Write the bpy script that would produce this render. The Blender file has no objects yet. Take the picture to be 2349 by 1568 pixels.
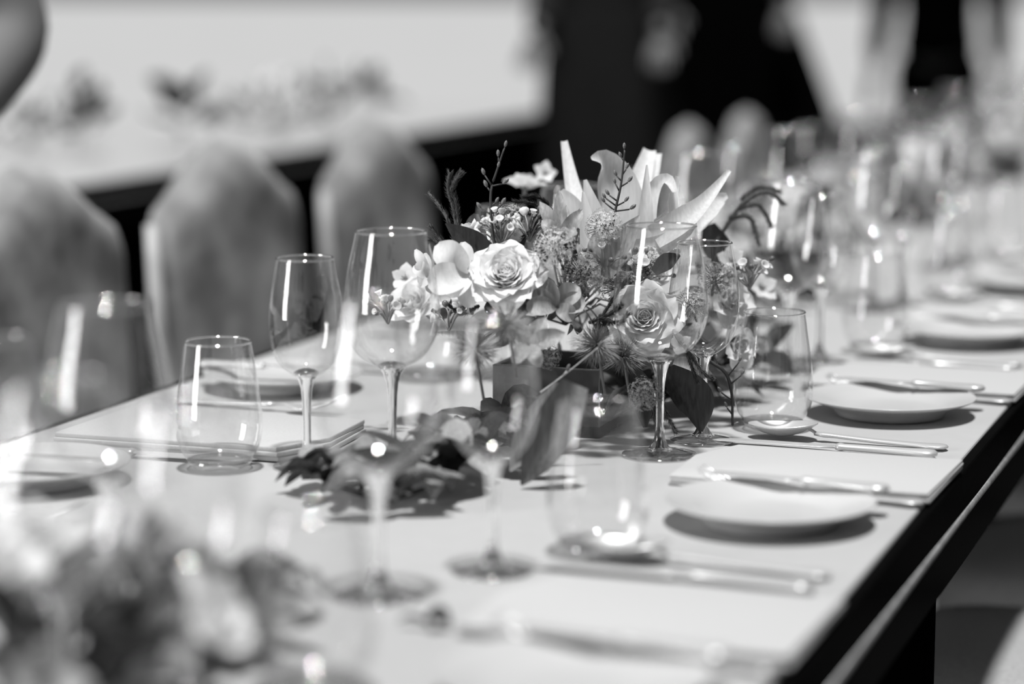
import bpy, bmesh, math, random
from mathutils import Vector, Matrix, Euler, Quaternion
R = math.radians
sc = bpy.context.scene
C = sc.collection
rnd = random.Random(7)

# ------------------------------------------------------------------ camera, sky, sun, exposure
TZ = 0.75                                   # table top height
cam_d = bpy.data.cameras.new('camera'); cam = bpy.data.objects.new('camera', cam_d); C.objects.link(cam)
cam.location = (0, 0, 1.208); cam.rotation_euler = (R(81.5), 0, R(19.4))
cam_d.lens = 85; cam_d.sensor_width = 36; cam_d.clip_end = 200; cam_d.clip_start = 0.05
cam_d.dof.use_dof = True; cam_d.dof.focus_distance = 2.40; cam_d.dof.aperture_fstop = 1.8
cam_d.dof.aperture_blades = 9
sc.camera = cam
w = bpy.data.worlds.new('sky'); sc.world = w; w.use_nodes = True
w.node_tree.nodes['Background'].inputs[0].default_value = (1, 1, 1, 1)
w.node_tree.nodes['Background'].inputs[1].default_value = 0.105
sun_d = bpy.data.lights.new('sun', 'SUN'); sun = bpy.data.objects.new('sun', sun_d); C.objects.link(sun)
sun_d.energy = 4.1; sun_d.angle = R(5)
sun.rotation_euler = Vector((-0.06, 0.14, -1)).to_track_quat('-Z', 'Y').to_euler()
ar_d = bpy.data.lights.new('window_light', 'AREA'); ar = bpy.data.objects.new('window_light', ar_d); C.objects.link(ar)
ar_d.shape = 'RECTANGLE'; ar_d.size = 1.2; ar_d.size_y = 2.6; ar_d.energy = 185
ar.location = (-4.2, -1.4, 1.75)
ar.rotation_euler = (Vector((-0.7, 2.2, 0.9)) - Vector(ar.location)).to_track_quat('-Z', 'Y').to_euler()
sc.view_settings.view_transform = 'Standard'; sc.view_settings.look = 'None'
sc.view_settings.gamma = 1; sc.view_settings.exposure = 0.2; sc.view_settings.use_curve_mapping = False
sc.cycles.transparent_max_bounces = 40; sc.cycles.max_bounces = 12; sc.cycles.transmission_bounces = 12

# ------------------------------------------------------------------ view helpers (place real points at real depth)
_p, _w, _f = R(8.5), R(19.4), 5546.0
_C = Vector((0, 0, 1.208))
_fw = Vector((-math.sin(_w)*math.cos(_p), math.cos(_w)*math.cos(_p), -math.sin(_p)))
_rt = Vector((math.cos(_w), math.sin(_w), 0)); _up = _rt.cross(_fw)
def at(x, y, d): return _C + (_fw + _rt*((x-1174.5)/_f) - _up*((y-784)/_f))*d
def on(x, y, z=TZ):
    r = _fw + _rt*((x-1174.5)/_f) - _up*((y-784)/_f); return _C + r*((z-_C.z)/r.z)

# ------------------------------------------------------------------ materials
def mat(name, v, rough=0.6, metal=0, spec=0.5, var=0, scale=30, bump=0, trans=0, sub=0, coat=0, wave=False):
    m = bpy.data.materials.new(name); m.use_nodes = True; nt = m.node_tree; b = nt.nodes['Principled BSDF']
    b.inputs['Base Color'].default_value = (v, v, v, 1); b.inputs['Roughness'].default_value = rough
    b.inputs['Metallic'].default_value = metal; b.inputs['Specular IOR Level'].default_value = spec
    b.inputs['Coat Weight'].default_value = coat
    if trans: b.inputs['Transmission Weight'].default_value = trans; b.inputs['IOR'].default_value = 1.5
    if var or bump:
        tc = nt.nodes.new('ShaderNodeTexCoord'); n = nt.nodes.new('ShaderNodeTexNoise')
        n.inputs['Scale'].default_value = scale; n.inputs['Detail'].default_value = 4
        nt.links.new(tc.outputs['Object'], n.inputs['Vector'])
        if var:
            r = nt.nodes.new('ShaderNodeValToRGB')
            a, c = max(0, v*(1-var)), min(1, v*(1+var))
            r.color_ramp.elements[0].color = (a, a, a, 1); r.color_ramp.elements[1].color = (c, c, c, 1)
            r.color_ramp.elements[0].position = .3; r.color_ramp.elements[1].position = .7
            nt.links.new(n.outputs['Fac'], r.inputs['Fac']); nt.links.new(r.outputs['Color'], b.inputs['Base Color'])
        if bump:
            bp = nt.nodes.new('ShaderNodeBump'); bp.inputs['Strength'].default_value = bump; bp.inputs['Distance'].default_value = .002
            nt.links.new(n.outputs['Fac'], bp.inputs['Height']); nt.links.new(bp.outputs['Normal'], b.inputs['Normal'])
    return m
def flat(name, v, gloss=0, rough=.4):
    """deep matt surface with, at most, a weak even sheen"""
    m = bpy.data.materials.new(name); m.use_nodes = True; nt = m.node_tree; nt.nodes.remove(nt.nodes['Principled BSDF'])
    tc = nt.nodes.new('ShaderNodeTexCoord'); n = nt.nodes.new('ShaderNodeTexNoise'); n.inputs['Scale'].default_value = 25
    r = nt.nodes.new('ShaderNodeValToRGB'); r.color_ramp.elements[0].color = (v*.7,)*3+(1,); r.color_ramp.elements[1].color = (v*1.3,)*3+(1,)
    d = nt.nodes.new('ShaderNodeBsdfDiffuse'); g = nt.nodes.new('ShaderNodeBsdfGlossy'); g.inputs['Roughness'].default_value = rough
    mx = nt.nodes.new('ShaderNodeMixShader'); mx.inputs[0].default_value = gloss
    nt.links.new(tc.outputs['Object'], n.inputs['Vector']); nt.links.new(n.outputs['Fac'], r.inputs['Fac']); nt.links.new(r.outputs['Color'], d.inputs['Color'])
    nt.links.new(d.outputs[0], mx.inputs[1]); nt.links.new(g.outputs[0], mx.inputs[2]); nt.links.new(mx.outputs[0], nt.nodes['Material Output'].inputs['Surface'])
    return m
def petal_mat(name, v, tr=0.35, rough=.55, vein=0.12, scale=60):
    """soft leaf / petal: diffuse plus light passing through, with fine lengthwise veins"""
    m = bpy.data.materials.new(name); m.use_nodes = True; nt = m.node_tree
    b = nt.nodes['Principled BSDF']; b.inputs['Roughness'].default_value = rough; b.inputs['Specular IOR Level'].default_value = .3
    tc = nt.nodes.new('ShaderNodeTexCoord'); mp = nt.nodes.new('ShaderNodeMapping'); mp.inputs['Scale'].default_value = (1, 1, .12)
    n = nt.nodes.new('ShaderNodeTexNoise'); n.inputs['Scale'].default_value = scale*6; n.inputs['Detail'].default_value = 3
    nt.links.new(tc.outputs['Object'], mp.inputs[0]); nt.links.new(mp.outputs[0], n.inputs['Vector'])
    r = nt.nodes.new('ShaderNodeValToRGB')
    a, c = v*(1-vein), min(1, v*(1+vein))
    r.color_ramp.elements[0].color = (a, a, a, 1); r.color_ramp.elements[1].color = (c, c, c, 1)
    r.color_ramp.elements[0].position = .35; r.color_ramp.elements[1].position = .65
    nt.links.new(n.outputs['Fac'], r.inputs['Fac']); nt.links.new(r.outputs['Color'], b.inputs['Base Color'])
    t = nt.nodes.new('ShaderNodeBsdfTranslucent'); nt.links.new(r.outputs['Color'], t.inputs['Color'])
    mx = nt.nodes.new('ShaderNodeMixShader'); mx.inputs[0].default_value = tr
    nt.links.new(b.outputs[0], mx.inputs[1]); nt.links.new(t.outputs[0], mx.inputs[2])
    nt.links.new(mx.outputs[0], nt.nodes['Material Output'].inputs['Surface'])
    return m
def thin_glass(base=.06):
    """thin-walled glass: clear straight through, mirror-like towards the silhouette"""
    m = bpy.data.materials.new('thin_glass'); m.use_nodes = True; nt = m.node_tree; nt.nodes.remove(nt.nodes['Principled BSDF'])
    lw = nt.nodes.new('ShaderNodeLayerWeight'); lw.inputs['Blend'].default_value = .5
    pw = nt.nodes.new('ShaderNodeMath'); pw.operation = 'POWER'; pw.inputs[1].default_value = 2.7
    ml = nt.nodes.new('ShaderNodeMath'); ml.operation = 'MULTIPLY_ADD'; ml.inputs[1].default_value = .9; ml.inputs[2].default_value = base
    t = nt.nodes.new('ShaderNodeBsdfTransparent'); t.inputs[0].default_value = (.975, .975, .975, 1)
    g = nt.nodes.new('ShaderNodeBsdfGlossy'); g.inputs['Roughness'].default_value = .02; g.inputs[0].default_value = (1, 1, 1, 1)
    mx = nt.nodes.new('ShaderNodeMixShader')
    nt.links.new(lw.outputs['Facing'], pw.inputs[0]); nt.links.new(pw.outputs[0], ml.inputs[0]); nt.links.new(ml.outputs[0], mx.inputs[0])
    nt.links.new(t.outputs[0], mx.inputs[1]); nt.links.new(g.outputs[0], mx.inputs[2])
    nt.links.new(mx.outputs[0], nt.nodes['Material Output'].inputs['Surface'])
    return m
M = dict(
    glass=thin_glass(), rim=thin_glass(.35), foot=thin_glass(.22), solid_glass=mat('solid_glass', 1, .01, trans=1),
    cloth=mat('white_table_top', .40, .7, var=.02, scale=40, bump=.15), napkin=mat('white_linen', .46, .85, spec=.1, var=.01, scale=300, bump=.3),
    china=mat('white_china', .50, .25), silver=mat('polished_steel', .60, .32, metal=.4, spec=.8),
    black=flat('black_lacquered_edge', .003, .012, .25), blackm=flat('black_matt', .002),
    bevel=mat('worn_metal_bead', .30, .4, metal=.5, var=.3, scale=80),
    seat=mat('grey_seat_fabric', .33, .9, spec=.1, var=.12, scale=220, bump=.4),
    back=mat('grey_back_dapple_fabric', .31, .8, spec=.2, var=.6, scale=9, bump=.3),  # coarse mottling paints dappled sun and shade into the fabric colour
    pale_leg=mat('pale_leg_paint', .9, .5), frame=mat('pale_painted_wood', .42, .5, var=.15, scale=20),
    floor=flat('dark_decking', .006), ground=mat('pale_ground', .40, 1, spec=0, var=.04, scale=.6),
    suit=flat('black_cloth', .0015), suitg=flat('charcoal_cloth', .02), suitl=mat('grey_cloth', .16, .9, spec=.1),
    skin=mat('skin', .09, .6), hair=mat('dark_hair', .02, .5), shirt=mat('white_shirt', .7, .8),
    vase=mat('dark_glass_vase', .035, .12, spec=.7, coat=.5), 
    rose=petal_mat('rose_petal', .88, .25, .6, .03), white=petal_mat('white_petal', .84, .35, .5, .05),
    lily=petal_mat('lily_petal', .78, .4, .5, .08), greyp=petal_mat('grey_petal', .42, .3, .5, .15),
    leafl=petal_mat('pale_leaf', .40, .3, .45, .2), leafm=petal_mat('mid_leaf', .11, .25, .4, .25), leafd=petal_mat('dark_leaf', .03, .1, .3, .3),
    sedum=petal_mat('sedum_floret', .62, .2, .6, .3), sedumd=petal_mat('dark_floret', .24, .2, .6, .3),
    twig=mat('dark_twig', .03, .6), bud=mat('twig_bud', .12, .4), sprig=mat('heather_sprig', .09, .8), sprigd=mat('dark_sprig', .03, .8),
    fluff=mat('feathery_sprig', .22, .95), stem=mat('green_stem', .12, .5), pale_twig=mat('pale_twig', .35, .6),
)

# ------------------------------------------------------------------ mesh helpers
def obj(name, me, m=None, parent=None, smooth=True):
    if isinstance(me, bmesh.types.BMesh):
        b = me; me = bpy.data.meshes.new(name); b.normal_update(); b.to_mesh(me); b.free()
        if smooth: me.shade_smooth()
    if m is not None and not me.materials: me.materials.append(m)
    o = bpy.data.objects.new(name, me); C.objects.link(o)
    if parent: o.parent = parent
    return o
def tag(o, label=None, cat=None, group=None, kind=None):
    if label: o['label'] = label
    if cat: o['category'] = cat
    if group: o['group'] = group
    if kind: o['kind'] = kind
    return o
def thing(name, label, cat, loc=(0, 0, 0), rz=0, group=None, rot=None, scale=1):
    o = bpy.data.objects.new(name, None); C.objects.link(o); o.location = loc
    o.rotation_euler = rot if rot is not None else (0, 0, rz); o.scale = (scale,)*3; o.empty_display_size = .02
    return tag(o, label, cat, group)
def copy_tree(o, label=None, loc=None, rz=None, group=None, parent=None):
    c = o.copy(); C.objects.link(c); c.parent = parent
    if label: c['label'] = label
    if group: c['group'] = group
    if loc is not None: c.location = loc
    if rz is not None: c.rotation_euler = (0, 0, rz)
    for ch in list(o.children): copy_tree(ch, parent=c)
    return c
def grid_bm(fn, nu, nv, closed=False, bm=None):
    bm = bm or bmesh.new(); rows = []
    for j in range(nv+1):
        rows.append([bm.verts.new(fn(i/nu, j/nv)) for i in range(nu if closed else nu+1)])
    n = nu if closed else nu
    for j in range(nv):
        for i in range(n):
            a, b = rows[j][i], rows[j][(i+1) % len(rows[j])]; c, d = rows[j+1][(i+1) % len(rows[j+1])], rows[j+1][i]
            try: bm.faces.new((a, b, c, d))
            except ValueError: pass
    return bm
def lathe(prof, n=32, bm=None, cap=True):
    bm = bm or bmesh.new(); rows = []
    for r, z in prof:
        if r < 1e-5: rows.append([bm.verts.new((0, 0, z))])
        else: rows.append([bm.verts.new((r*math.cos(2*math.pi*i/n), r*math.sin(2*math.pi*i/n), z)) for i in range(n)])
    for A, B in zip(rows, rows[1:]):
        for i in range(n):
            j = (i+1) % n
            if len(A) == 1 and len(B) == 1: continue
            if len(A) == 1: bm.faces.new((A[0], B[j], B[i]))
            elif len(B) == 1: bm.faces.new((A[i], A[j], B[0]))
            else: bm.faces.new((A[i], A[j], B[j], B[i]))
    return bm
def tube(pts, rad, n=6, bm=None, cap=True):
    bm = bm or bmesh.new(); pts = [Vector(p) for p in pts]; rows = []
    if not hasattr(rad, '__len__'): rad = [rad]*len(pts)
    up = Vector((0, 0, 1))
    for k, p in enumerate(pts):
        t = (pts[min(k+1, len(pts)-1)]-pts[max(k-1, 0)]).normalized()
        a = t.cross(up if abs(t.z) < .95 else Vector((1, 0, 0))).normalized(); b = t.cross(a)
        rows.append([bm.verts.new(p+(a*math.cos(2*math.pi*i/n)+b*math.sin(2*math.pi*i/n))*rad[k]) for i in range(n)])
    for A, B in zip(rows, rows[1:]):
        for i in range(n): bm.faces.new((A[i], A[(i+1) % n], B[(i+1) % n], B[i]))
    if cap:
        bm.faces.new(rows[0][::-1]); bm.faces.new(rows[-1])
    return bm
def box(x0, x1, y0, y1, z0, z1, bev=0, bm=None, seg=2):
    b = bmesh.new(); bmesh.ops.create_cube(b, size=1)
    for v in b.verts: v.co = Vector((x0+(v.co.x+.5)*(x1-x0), y0+(v.co.y+.5)*(y1-y0), z0+(v.co.z+.5)*(z1-z0)))
    if bev: bmesh.ops.bevel(b, geom=b.edges[:], offset=bev, segments=seg, affect='EDGES', profile=.5)
    if bm is None: return b
    me = bpy.data.meshes.new('tmp'); b.to_mesh(me); b.free(); bm.from_mesh(me); bpy.data.meshes.remove(me); return bm
def mesh_of(bm, name, m, smooth=True):
    me = bpy.data.meshes.new(name); bm.normal_update(); bm.to_mesh(me); bm.free()
    if smooth: me.shade_smooth()
    me.materials.append(m); return me
def smooth_path(P, n):
    P = [Vector(p) for p in P]
    if len(P) == 2: return [P[0].lerp(P[1], i/n) for i in range(n+1)]
    out = []
    for i in range(n+1):
        t = i/n*(len(P)-1); k = min(int(t), len(P)-2); u = t-k
        p0, p1, p2, p3 = P[max(k-1, 0)], P[k], P[k+1], P[min(k+2, len(P)-1)]
        out.append(.5*((2*p1)+(-p0+p2)*u+(2*p0-5*p1+4*p2-p3)*u*u+(-p0+3*p1-3*p2+p3)*u**3))
    return out
def ribbon(pts, widths, face, cup=.25, n=10, nu=6, crease=0):
    """leaf or petal blade that follows a 3-D path; face = direction its upper side looks"""
    path = smooth_path(pts, n); Wd = [Vector((x, 0, 0)) for x in widths]; Wd = [v.x for v in smooth_path(Wd, n)]
    face = Vector(face).normalized()
    def fn(u, v):
        k = round(v*n); p = path[k]; t = (path[min(k+1, n)]-path[max(k-1, 0)]).normalized()
        s = t.cross(face).normalized(); nn = s.cross(t)
        x = (u-.5)*2; wd = max(Wd[k], 0.0004)/2
        return p+s*(x*wd)+nn*(cup*wd*x*x+crease*wd*abs(x))
    return grid_bm(fn, nu, n)
def petal_bm(L, Wm, cup, bend, tip=.5, base=.25, nu=6, nv=8, ruffle=0):
    """petal that grows along +Z, hollow towards +Y, tip bending to -Y"""
    def fn(u, v):
        x = (u-.5)*2
        wd = Wm*.5*(base*(1-v)+math.sin(math.pi*min(1, v**.8*.86+.07))**tip)*(1 if v < .98 else .7)
        wd = max(wd, Wm*.05)
        X = x*wd; Z = L*v*(1-.10*x*x*v); Y = cup*X*X - bend*v**2.2*L + ruffle*Wm*.06*math.sin(x*5+v*3)*v
        return (X, Y, Z)
    return grid_bm(fn, nu, nv)
def petal_matrix(a, r, lean, z=0, twist=0):
    """stands a petal round the +Z axis: angle a, distance r from the axis, lean outward"""
    return Matrix.Rotation(a, 4, 'Z') @ Matrix.Translation((0, -r, z)) @ Matrix.Rotation(lean, 4, 'X') @ Matrix.Rotation(twist, 4, 'Z')
def aim(o, p, d, roll=0, s=1):
    q = Vector(d).normalized().to_track_quat('Z', 'Y') @ Quaternion((0, 0, 1), roll)
    o.matrix_world = Matrix.Translation(p) @ q.to_matrix().to_4x4() @ Matrix.Scale(s, 4)

# ------------------------------------------------------------------ the setting
o = obj('floor', box(-4.6, 12, -6, 20.5, -.08, 0), M['floor'], smooth=False); tag(o, kind='structure')
o = obj('ground', box(-90, 90, 20.5, 150, -.10, -.01), M['ground'], smooth=False); tag(o, kind='structure')
o = obj('ground', box(-40, -4.6, -6, 20.5, -.10, -.01), M['ground'], smooth=False); tag(o, kind='structure')

# ------------------------------------------------------------------ long tables
def long_table(name, label, x0, x1, y0, y1, legs_y, edge='black'):
    t = thing(name, label, 'table', ((x0+x1)/2, (y0+y1)/2, 0))
    w2, l2 = (x1-x0)/2, (y1-y0)/2
    obj('table_top', box(-w2, w2, -l2, l2, TZ-.012, TZ, .002), M['cloth'], t, smooth=False)
    for s in (-1, 1):
        a, b = (w2, w2+.005) if s > 0 else (-w2-.005, -w2)
        obj('edge_band', box(a-.015, b+.004, -l2, l2, TZ-.052, TZ-.003, .003), M[edge], t, smooth=False)
        xe = s*(w2+.006)
        obj('edge_bead', tube([(xe+s*.002, -l2, TZ-.047), (xe+s*.002, l2, TZ-.047)], .0042, 8), M['bevel'], t)
        obj('lower_rail', box(min(xe-s*.03, xe-s*.008), max(xe-s*.03, xe-s*.008), -l2, l2, TZ-.115, TZ-.05, .003), M[edge], t, smooth=False)
        for y in legs_y:
            cx = s*(w2-.06)
            obj('leg', box(cx-.032, cx+.032, y-(y0+y1)/2-.032, y-(y0+y1)/2+.032, 0, TZ-.1, .005), M['blackm'], t, smooth=False)
    obj('frame', box(-w2+.02, w2-.02, -l2+.02, l2-.02, TZ-.05, TZ-.0125), M['blackm'], t, smooth=False)
    return t
def pale_leg(t, x, y):
    c = t.location; obj('inner_leg', tube([(x-c.x, y-c.y, 0), (x-c.x, y-c.y, .18), (x-c.x, y-c.y, .42), (x-c.x, y-c.y, TZ-.052)], [.012, .016, .034, .050], 12), M['pale_leg'], t)['label'] = 'pale tapered leg'
XR, XL = -.353, -1.27
t1 = long_table('banquet_table', 'long white topped banquet table with black edge in the foreground', XL, XR, .35, 9.6, [.6, 2.33, 4.1, 5.9, 7.7, 9.4])
t2 = long_table('banquet_table', 'second long white topped table behind the grey chairs at left', -3.75, -2.75, 2.0, 8.3, [2.2, 4.2, 6.2, 8.1])

for x, y in ((-.61, 3.78), (-.635, 3.22)): pale_leg(t1, x, y)
bm = box(-.49, .49, -3.13, 3.13, .01, TZ-.12); obj('under_table_shade', bm, M['blackm'], t2, smooth=False)  # black box added for the shade under the table, hides bright ground beyond

# ------------------------------------------------------------------ chairs
def make_chair(arms=True):
    """faces +X; origin on the floor under the seat centre"""
    t = thing('dining_chair', None, 'chair')
    def seatf(u, v):
        a = u*2*math.pi; q = [0, .5, .85, .97, 1, 1, .97][int(round(v*6))]; z = [.462, .458, .448, .435, .42, .38, .375][int(round(v*6))]
        c, s = math.cos(a), math.sin(a); k = .55
        return (.225*q*math.copysign(abs(c)**k, c), .225*q*math.copysign(abs(s)**k, s)*(1+.06*c), z)
    obj('seat', grid_bm(seatf, 28, 6, closed=True), M['seat'], t)
    bm = box(-.20, .205, -.205, .205, .325, .38, .012); obj('seat_rail', bm, M['blackm'], t, smooth=False)
    # backrest: camel-backed padded panel leaning away
    def outline(q):
        # half width and top height for the crest: shoulders with a raised round centre
        return .50+.0
    def crest(yv):
        s = abs(yv)/.235
        return .40+.088*math.exp(-(s/.56)**2.6)-.055*max(0, (s-.80)/.20)**2
    def backf(u, v):
        k = u*2; front = k < 1; q = (k if front else 2-k)*2-1
        yv = -.235*q; top = crest(yv); h = v*top
        th = .042*max(.04, (1-abs(q)**5)**.5)*(1 if front else -1)*(1 if v < .86 else math.sqrt(max(.0, 1-((v-.86)/.14)**2))+.01)
        return (-.245-.025*(h/.48)**1.2+th, yv*(.92+.08*min(1, h/.35)), .475+h)
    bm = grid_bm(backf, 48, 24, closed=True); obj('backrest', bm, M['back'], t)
    for s in (-1, 1):
        obj('back_post', tube([(-.22, s*.205, .33), (-.24, s*.212, .5), (-.258, s*.236, .68), (-.268, s*.234, .845)], [.016, .014, .013, .010], 8), M['frame'], t)
    for s in (-1, 1):
        obj('leg', tube([(.185, s*.185, .37), (.195, s*.19, .30), (.19, s*.188, .15), (.205, s*.2, 0)], [.030, .024, .014, .011], 8), M['frame'], t)
        obj('leg', tube([(-.19, s*.185, .37), (-.20, s*.19, .2), (-.26, s*.2, 0)], [.024, .018, .013], 8), M['frame'], t)
    if not arms: return t
    obj('arm_rail', tube([(-.25, -.22, .58), (-.12, -.245, .60), (.03, -.245, .585), (.08, -.235, .50), (.07, -.215, .385)], [.014, .016, .019, .017, .014], 8), M['frame'], t)
    obj('arm_rail', tube([(-.25, .22, .58), (-.12, .245, .60), (.03, .245, .585), (.08, .235, .50), (.07, .215, .385)], [.014, .016, .019, .017, .014], 8), M['frame'], t)
    return t
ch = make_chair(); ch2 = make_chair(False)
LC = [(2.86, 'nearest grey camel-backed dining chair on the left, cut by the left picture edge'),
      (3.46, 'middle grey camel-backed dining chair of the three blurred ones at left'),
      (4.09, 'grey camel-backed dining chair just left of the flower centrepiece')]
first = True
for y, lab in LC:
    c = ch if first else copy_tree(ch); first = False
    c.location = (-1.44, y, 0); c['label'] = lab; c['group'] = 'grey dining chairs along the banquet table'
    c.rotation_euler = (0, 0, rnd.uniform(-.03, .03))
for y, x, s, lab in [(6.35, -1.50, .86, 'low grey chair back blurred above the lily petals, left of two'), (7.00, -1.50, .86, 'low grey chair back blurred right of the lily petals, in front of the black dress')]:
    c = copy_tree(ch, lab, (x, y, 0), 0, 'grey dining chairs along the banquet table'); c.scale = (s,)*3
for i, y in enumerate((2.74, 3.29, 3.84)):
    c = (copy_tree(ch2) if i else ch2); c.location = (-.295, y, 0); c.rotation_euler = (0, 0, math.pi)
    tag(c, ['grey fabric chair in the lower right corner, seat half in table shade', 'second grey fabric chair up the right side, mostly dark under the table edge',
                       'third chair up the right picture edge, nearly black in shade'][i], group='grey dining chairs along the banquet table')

# ------------------------------------------------------------------ glassware
def glass_big():
    t = thing('wine_glass', None, 'wine glass')
    pr = [(.0085, .093), (.016, .0965), (.027, .103), (.037, .114), (.0437, .129), (.046, .146), (.0447, .166), (.0412, .19), (.0365, .21), (.0334, .2245)]
    obj('bowl', lathe(smooth_prof(pr, 30), 48), M['glass'], t)
    obj('rim', torus(.0334, .0011, .2245), M['rim'], t)
    obj('stem', lathe([(0, .1015), (.009, .0995), (.0135, .0972), (.0095, .0905), (.0062, .081), (.0047, .068), (.004, .05), (.004, .03), (.0052, .018), (.0085, .010), (.013, .0065), (0, .0064)], 20), M['solid_glass'], t)
    obj('foot', lathe([(0, .0062), (.014, .0058), (.026, .0032), (.0365, .0022), (.037, .0012), (.036, .0004), (0, .0006)], 40), M['foot'], t)
    return t
def glass_small():
    t = thing('wine_glass', None, 'wine glass')
    pr = [(.008, .087), (.015, .0905), (.024, .098), (.031, .110), (.0345, .126), (.0352, .142), (.0340, .16), (.0302, .182), (.0268, .2)]
    obj('bowl', lathe(smooth_prof(pr, 30), 44), M['glass'], t)
    obj('rim', torus(.0268, .001, .2), M['rim'], t)
    obj('stem', lathe([(0, .096), (.008, .094), (.0122, .0912), (.008, .085), (.0054, .076), (.0042, .062), (.0038, .045), (.0038, .028), (.005, .016), (.008, .0095), (.012, .0063), (0, .0062)], 20), M['solid_glass'], t)
    obj('foot', lathe([(0, .006), (.013, .0056), (.024, .0032), (.0325, .0022), (.033, .0012), (.032, .0004), (0, .0006)], 40), M['foot'], t)
    return t
def glass_tumbler():
    t = thing('stemless_tumbler', None, 'tumbler')
    pr = [(.022, .0065), (.030, .010), (.0368, .019), (.0405, .032), (.041, .045), (.0392, .068), (.0355, .095), (.0312, .1215)]
    obj('bowl', lathe(smooth_prof(pr, 28), 48), M['glass'], t)
    obj('rim', torus(.0312, .0011, .1215), M['rim'], t)
    obj('base', lathe([(0, .0068), (.02, .0072), (.029, .0095), (.0315, .0095), (.029, .004), (.024, .0008), (.019, .0005), (0, .0025)], 40), M['foot'], t)
    return t
def smooth_prof(pr, n):
    return [(p.x, p.y) for p in smooth_path([Vector((a, b, 0)) for a, b in pr], n)]
def torus(Rr, r, z, n=48, k=6):
    return grid_bm(lambda u, v: ((Rr+r*math.cos(v*2*math.pi))*math.cos(u*2*math.pi), (Rr+r*math.cos(v*2*math.pi))*math.sin(u*2*math.pi), z+r*math.sin(v*2*math.pi)), n, k, closed=True)
PG, PS, PT = glass_big(), glass_small(), glass_tumbler()
used = set()
def put(proto, loc, rz, label, group):
    o = proto if proto.name not in used else copy_tree(proto)
    used.add(proto.name); o.location = loc; o.rotation_euler = (0, 0, rz); o['label'] = label
    if group: o['group'] = group
    return o

# ------------------------------------------------------------------ china, linen, cutlery
def plate():
    t = thing('side_plate', None, 'plate')
    pr = [(0, .0085), (.045, .0085), (.055, .0095), (.062, .0135), (.070, .0168), (.0885, .0205), (.0900, .0212), (.0904, .0203), (.0880, .0185), (.070, .0135), (.063, .0085), (.058, .0045), (.0575, .001), (.0555, .001), (.054, .004), (0, .0045)]
    obj('plate_body', lathe(pr, 72), M['china'], t)
    return t
def slab(poly, z0, z1, bev=.0009):
    b = bmesh.new(); vs = [b.verts.new((x, y, z0)) for x, y in poly]; f = b.faces.new(vs)
    r = bmesh.ops.extrude_face_region(b, geom=[f]); 
    for v in r['geom']:
        if isinstance(v, bmesh.types.BMVert): v.co.z = z1
    bmesh.ops.recalc_face_normals(b, faces=b.faces[:])
    bmesh.ops.bevel(b, geom=b.edges[:], offset=bev, segments=2, affect='EDGES', profile=.6)
    return b
def napkin():
    t = thing('folded_napkin', None, 'napkin')
    P = [(-.122, -.082), (.118, -.084), (.120, .082), (-.100, .084), (-.126, .020)]
    for k, (s, z0, z1) in enumerate([(1.0, 0.0005, .0035), (.996, .0035, .0065), (.992, .0065, .0095)]):
        Q = [(x*s+rnd.uniform(-.0012, .0012), y*s+rnd.uniform(-.0012, .0012)) for x, y in P]
        obj('fold', slab(Q, z0, z1), M['napkin'], t)
    return t
def loft(st, n=10, bm=None):
    """cutlery body: stations (x, y, z, half width, half thickness)"""
    bm = bm or bmesh.new(); rows = []
    for x, y, z, a, b in st:
        rows.append([bm.verts.new((x, y+a*math.cos(2*math.pi*i/n), z+b*math.sin(2*math.pi*i/n))) for i in range(n)])
    for A, B in zip(rows, rows[1:]):
        for i in range(n): bm.faces.new((A[i], A[(i+1) % n], B[(i+1) % n], B[i]))
    bm.faces.new(rows[0][::-1]); bm.faces.new(rows[-1]); return bm
def handle(L, w0=.0115, w1=.0055, z=.003):
    return [(0, 0, z, .003, .001), (.003, 0, z, w0*.75, .0022), (.009, 0, z, w0, .0026), (.02, 0, z, w0*.82, .0024), (.03, 0, z, w0*.62, .0024), (L*.55, 0, z+.001, w1*.95, .0023), (L*.85, 0, z+.003, w1*.75, .0022), (L*.93, 0, z+.0035, w1*1.15, .0026), (L, 0, z+.004, w1*.6, .0018)]
def fork():
    t = thing('dinner_fork', None, 'fork')
    obj('handle', loft(handle(.125)), M['silver'], t)
    obj('fork_head', loft([(.124, 0, .007, .0033, .0018), (.138, 0, .008, .0035, .0016), (.146, 0, .0065, .010, .0012), (.158, 0, .005, .0125, .001), (.166, 0, .0052, .0128, .001)]), M['silver'], t)
    for k in range(4):
        y = (k-1.5)*.0072
        obj('tine', tube([(.164, y, .0052), (.18, y, .0085), (.195, y*.97, .0145), (.205, y*.95, .021)], [.0019, .0016, .0013, .0006], 6), M['silver'], t)
    return t
def knife(L=.225, name='dinner_knife', hl=.10):
    t = thing(name, None, 'knife')
    st = [(0, 0, .0045, .004, .002), (.004, 0, .0045, .0105, .0038), (.012, 0, .0045, .0112, .0042), (.024, 0, .0045, .0085, .0038), (hl*.6, 0, .0045, .0066, .0036), (hl*.92, 0, .0045, .0058, .0034), (hl*.96, 0, .0045, .0078, .004), (hl, 0, .0045, .0058, .003)]
    obj('handle', loft(st), M['silver'], t)
    b = L-hl
    obj('blade', loft([(hl-.002, 0, .0045, .005, .0016), (hl+b*.15, .001, .0042, .0085, .0011), (hl+b*.6, .002, .004, .0105, .0009), (hl+b*.85, .003, .0038, .0095, .0008), (hl+b*.96, .005, .0037, .006, .0007), (L, .008, .0036, .001, .0004)]), M['silver'], t)
    return t
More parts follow.
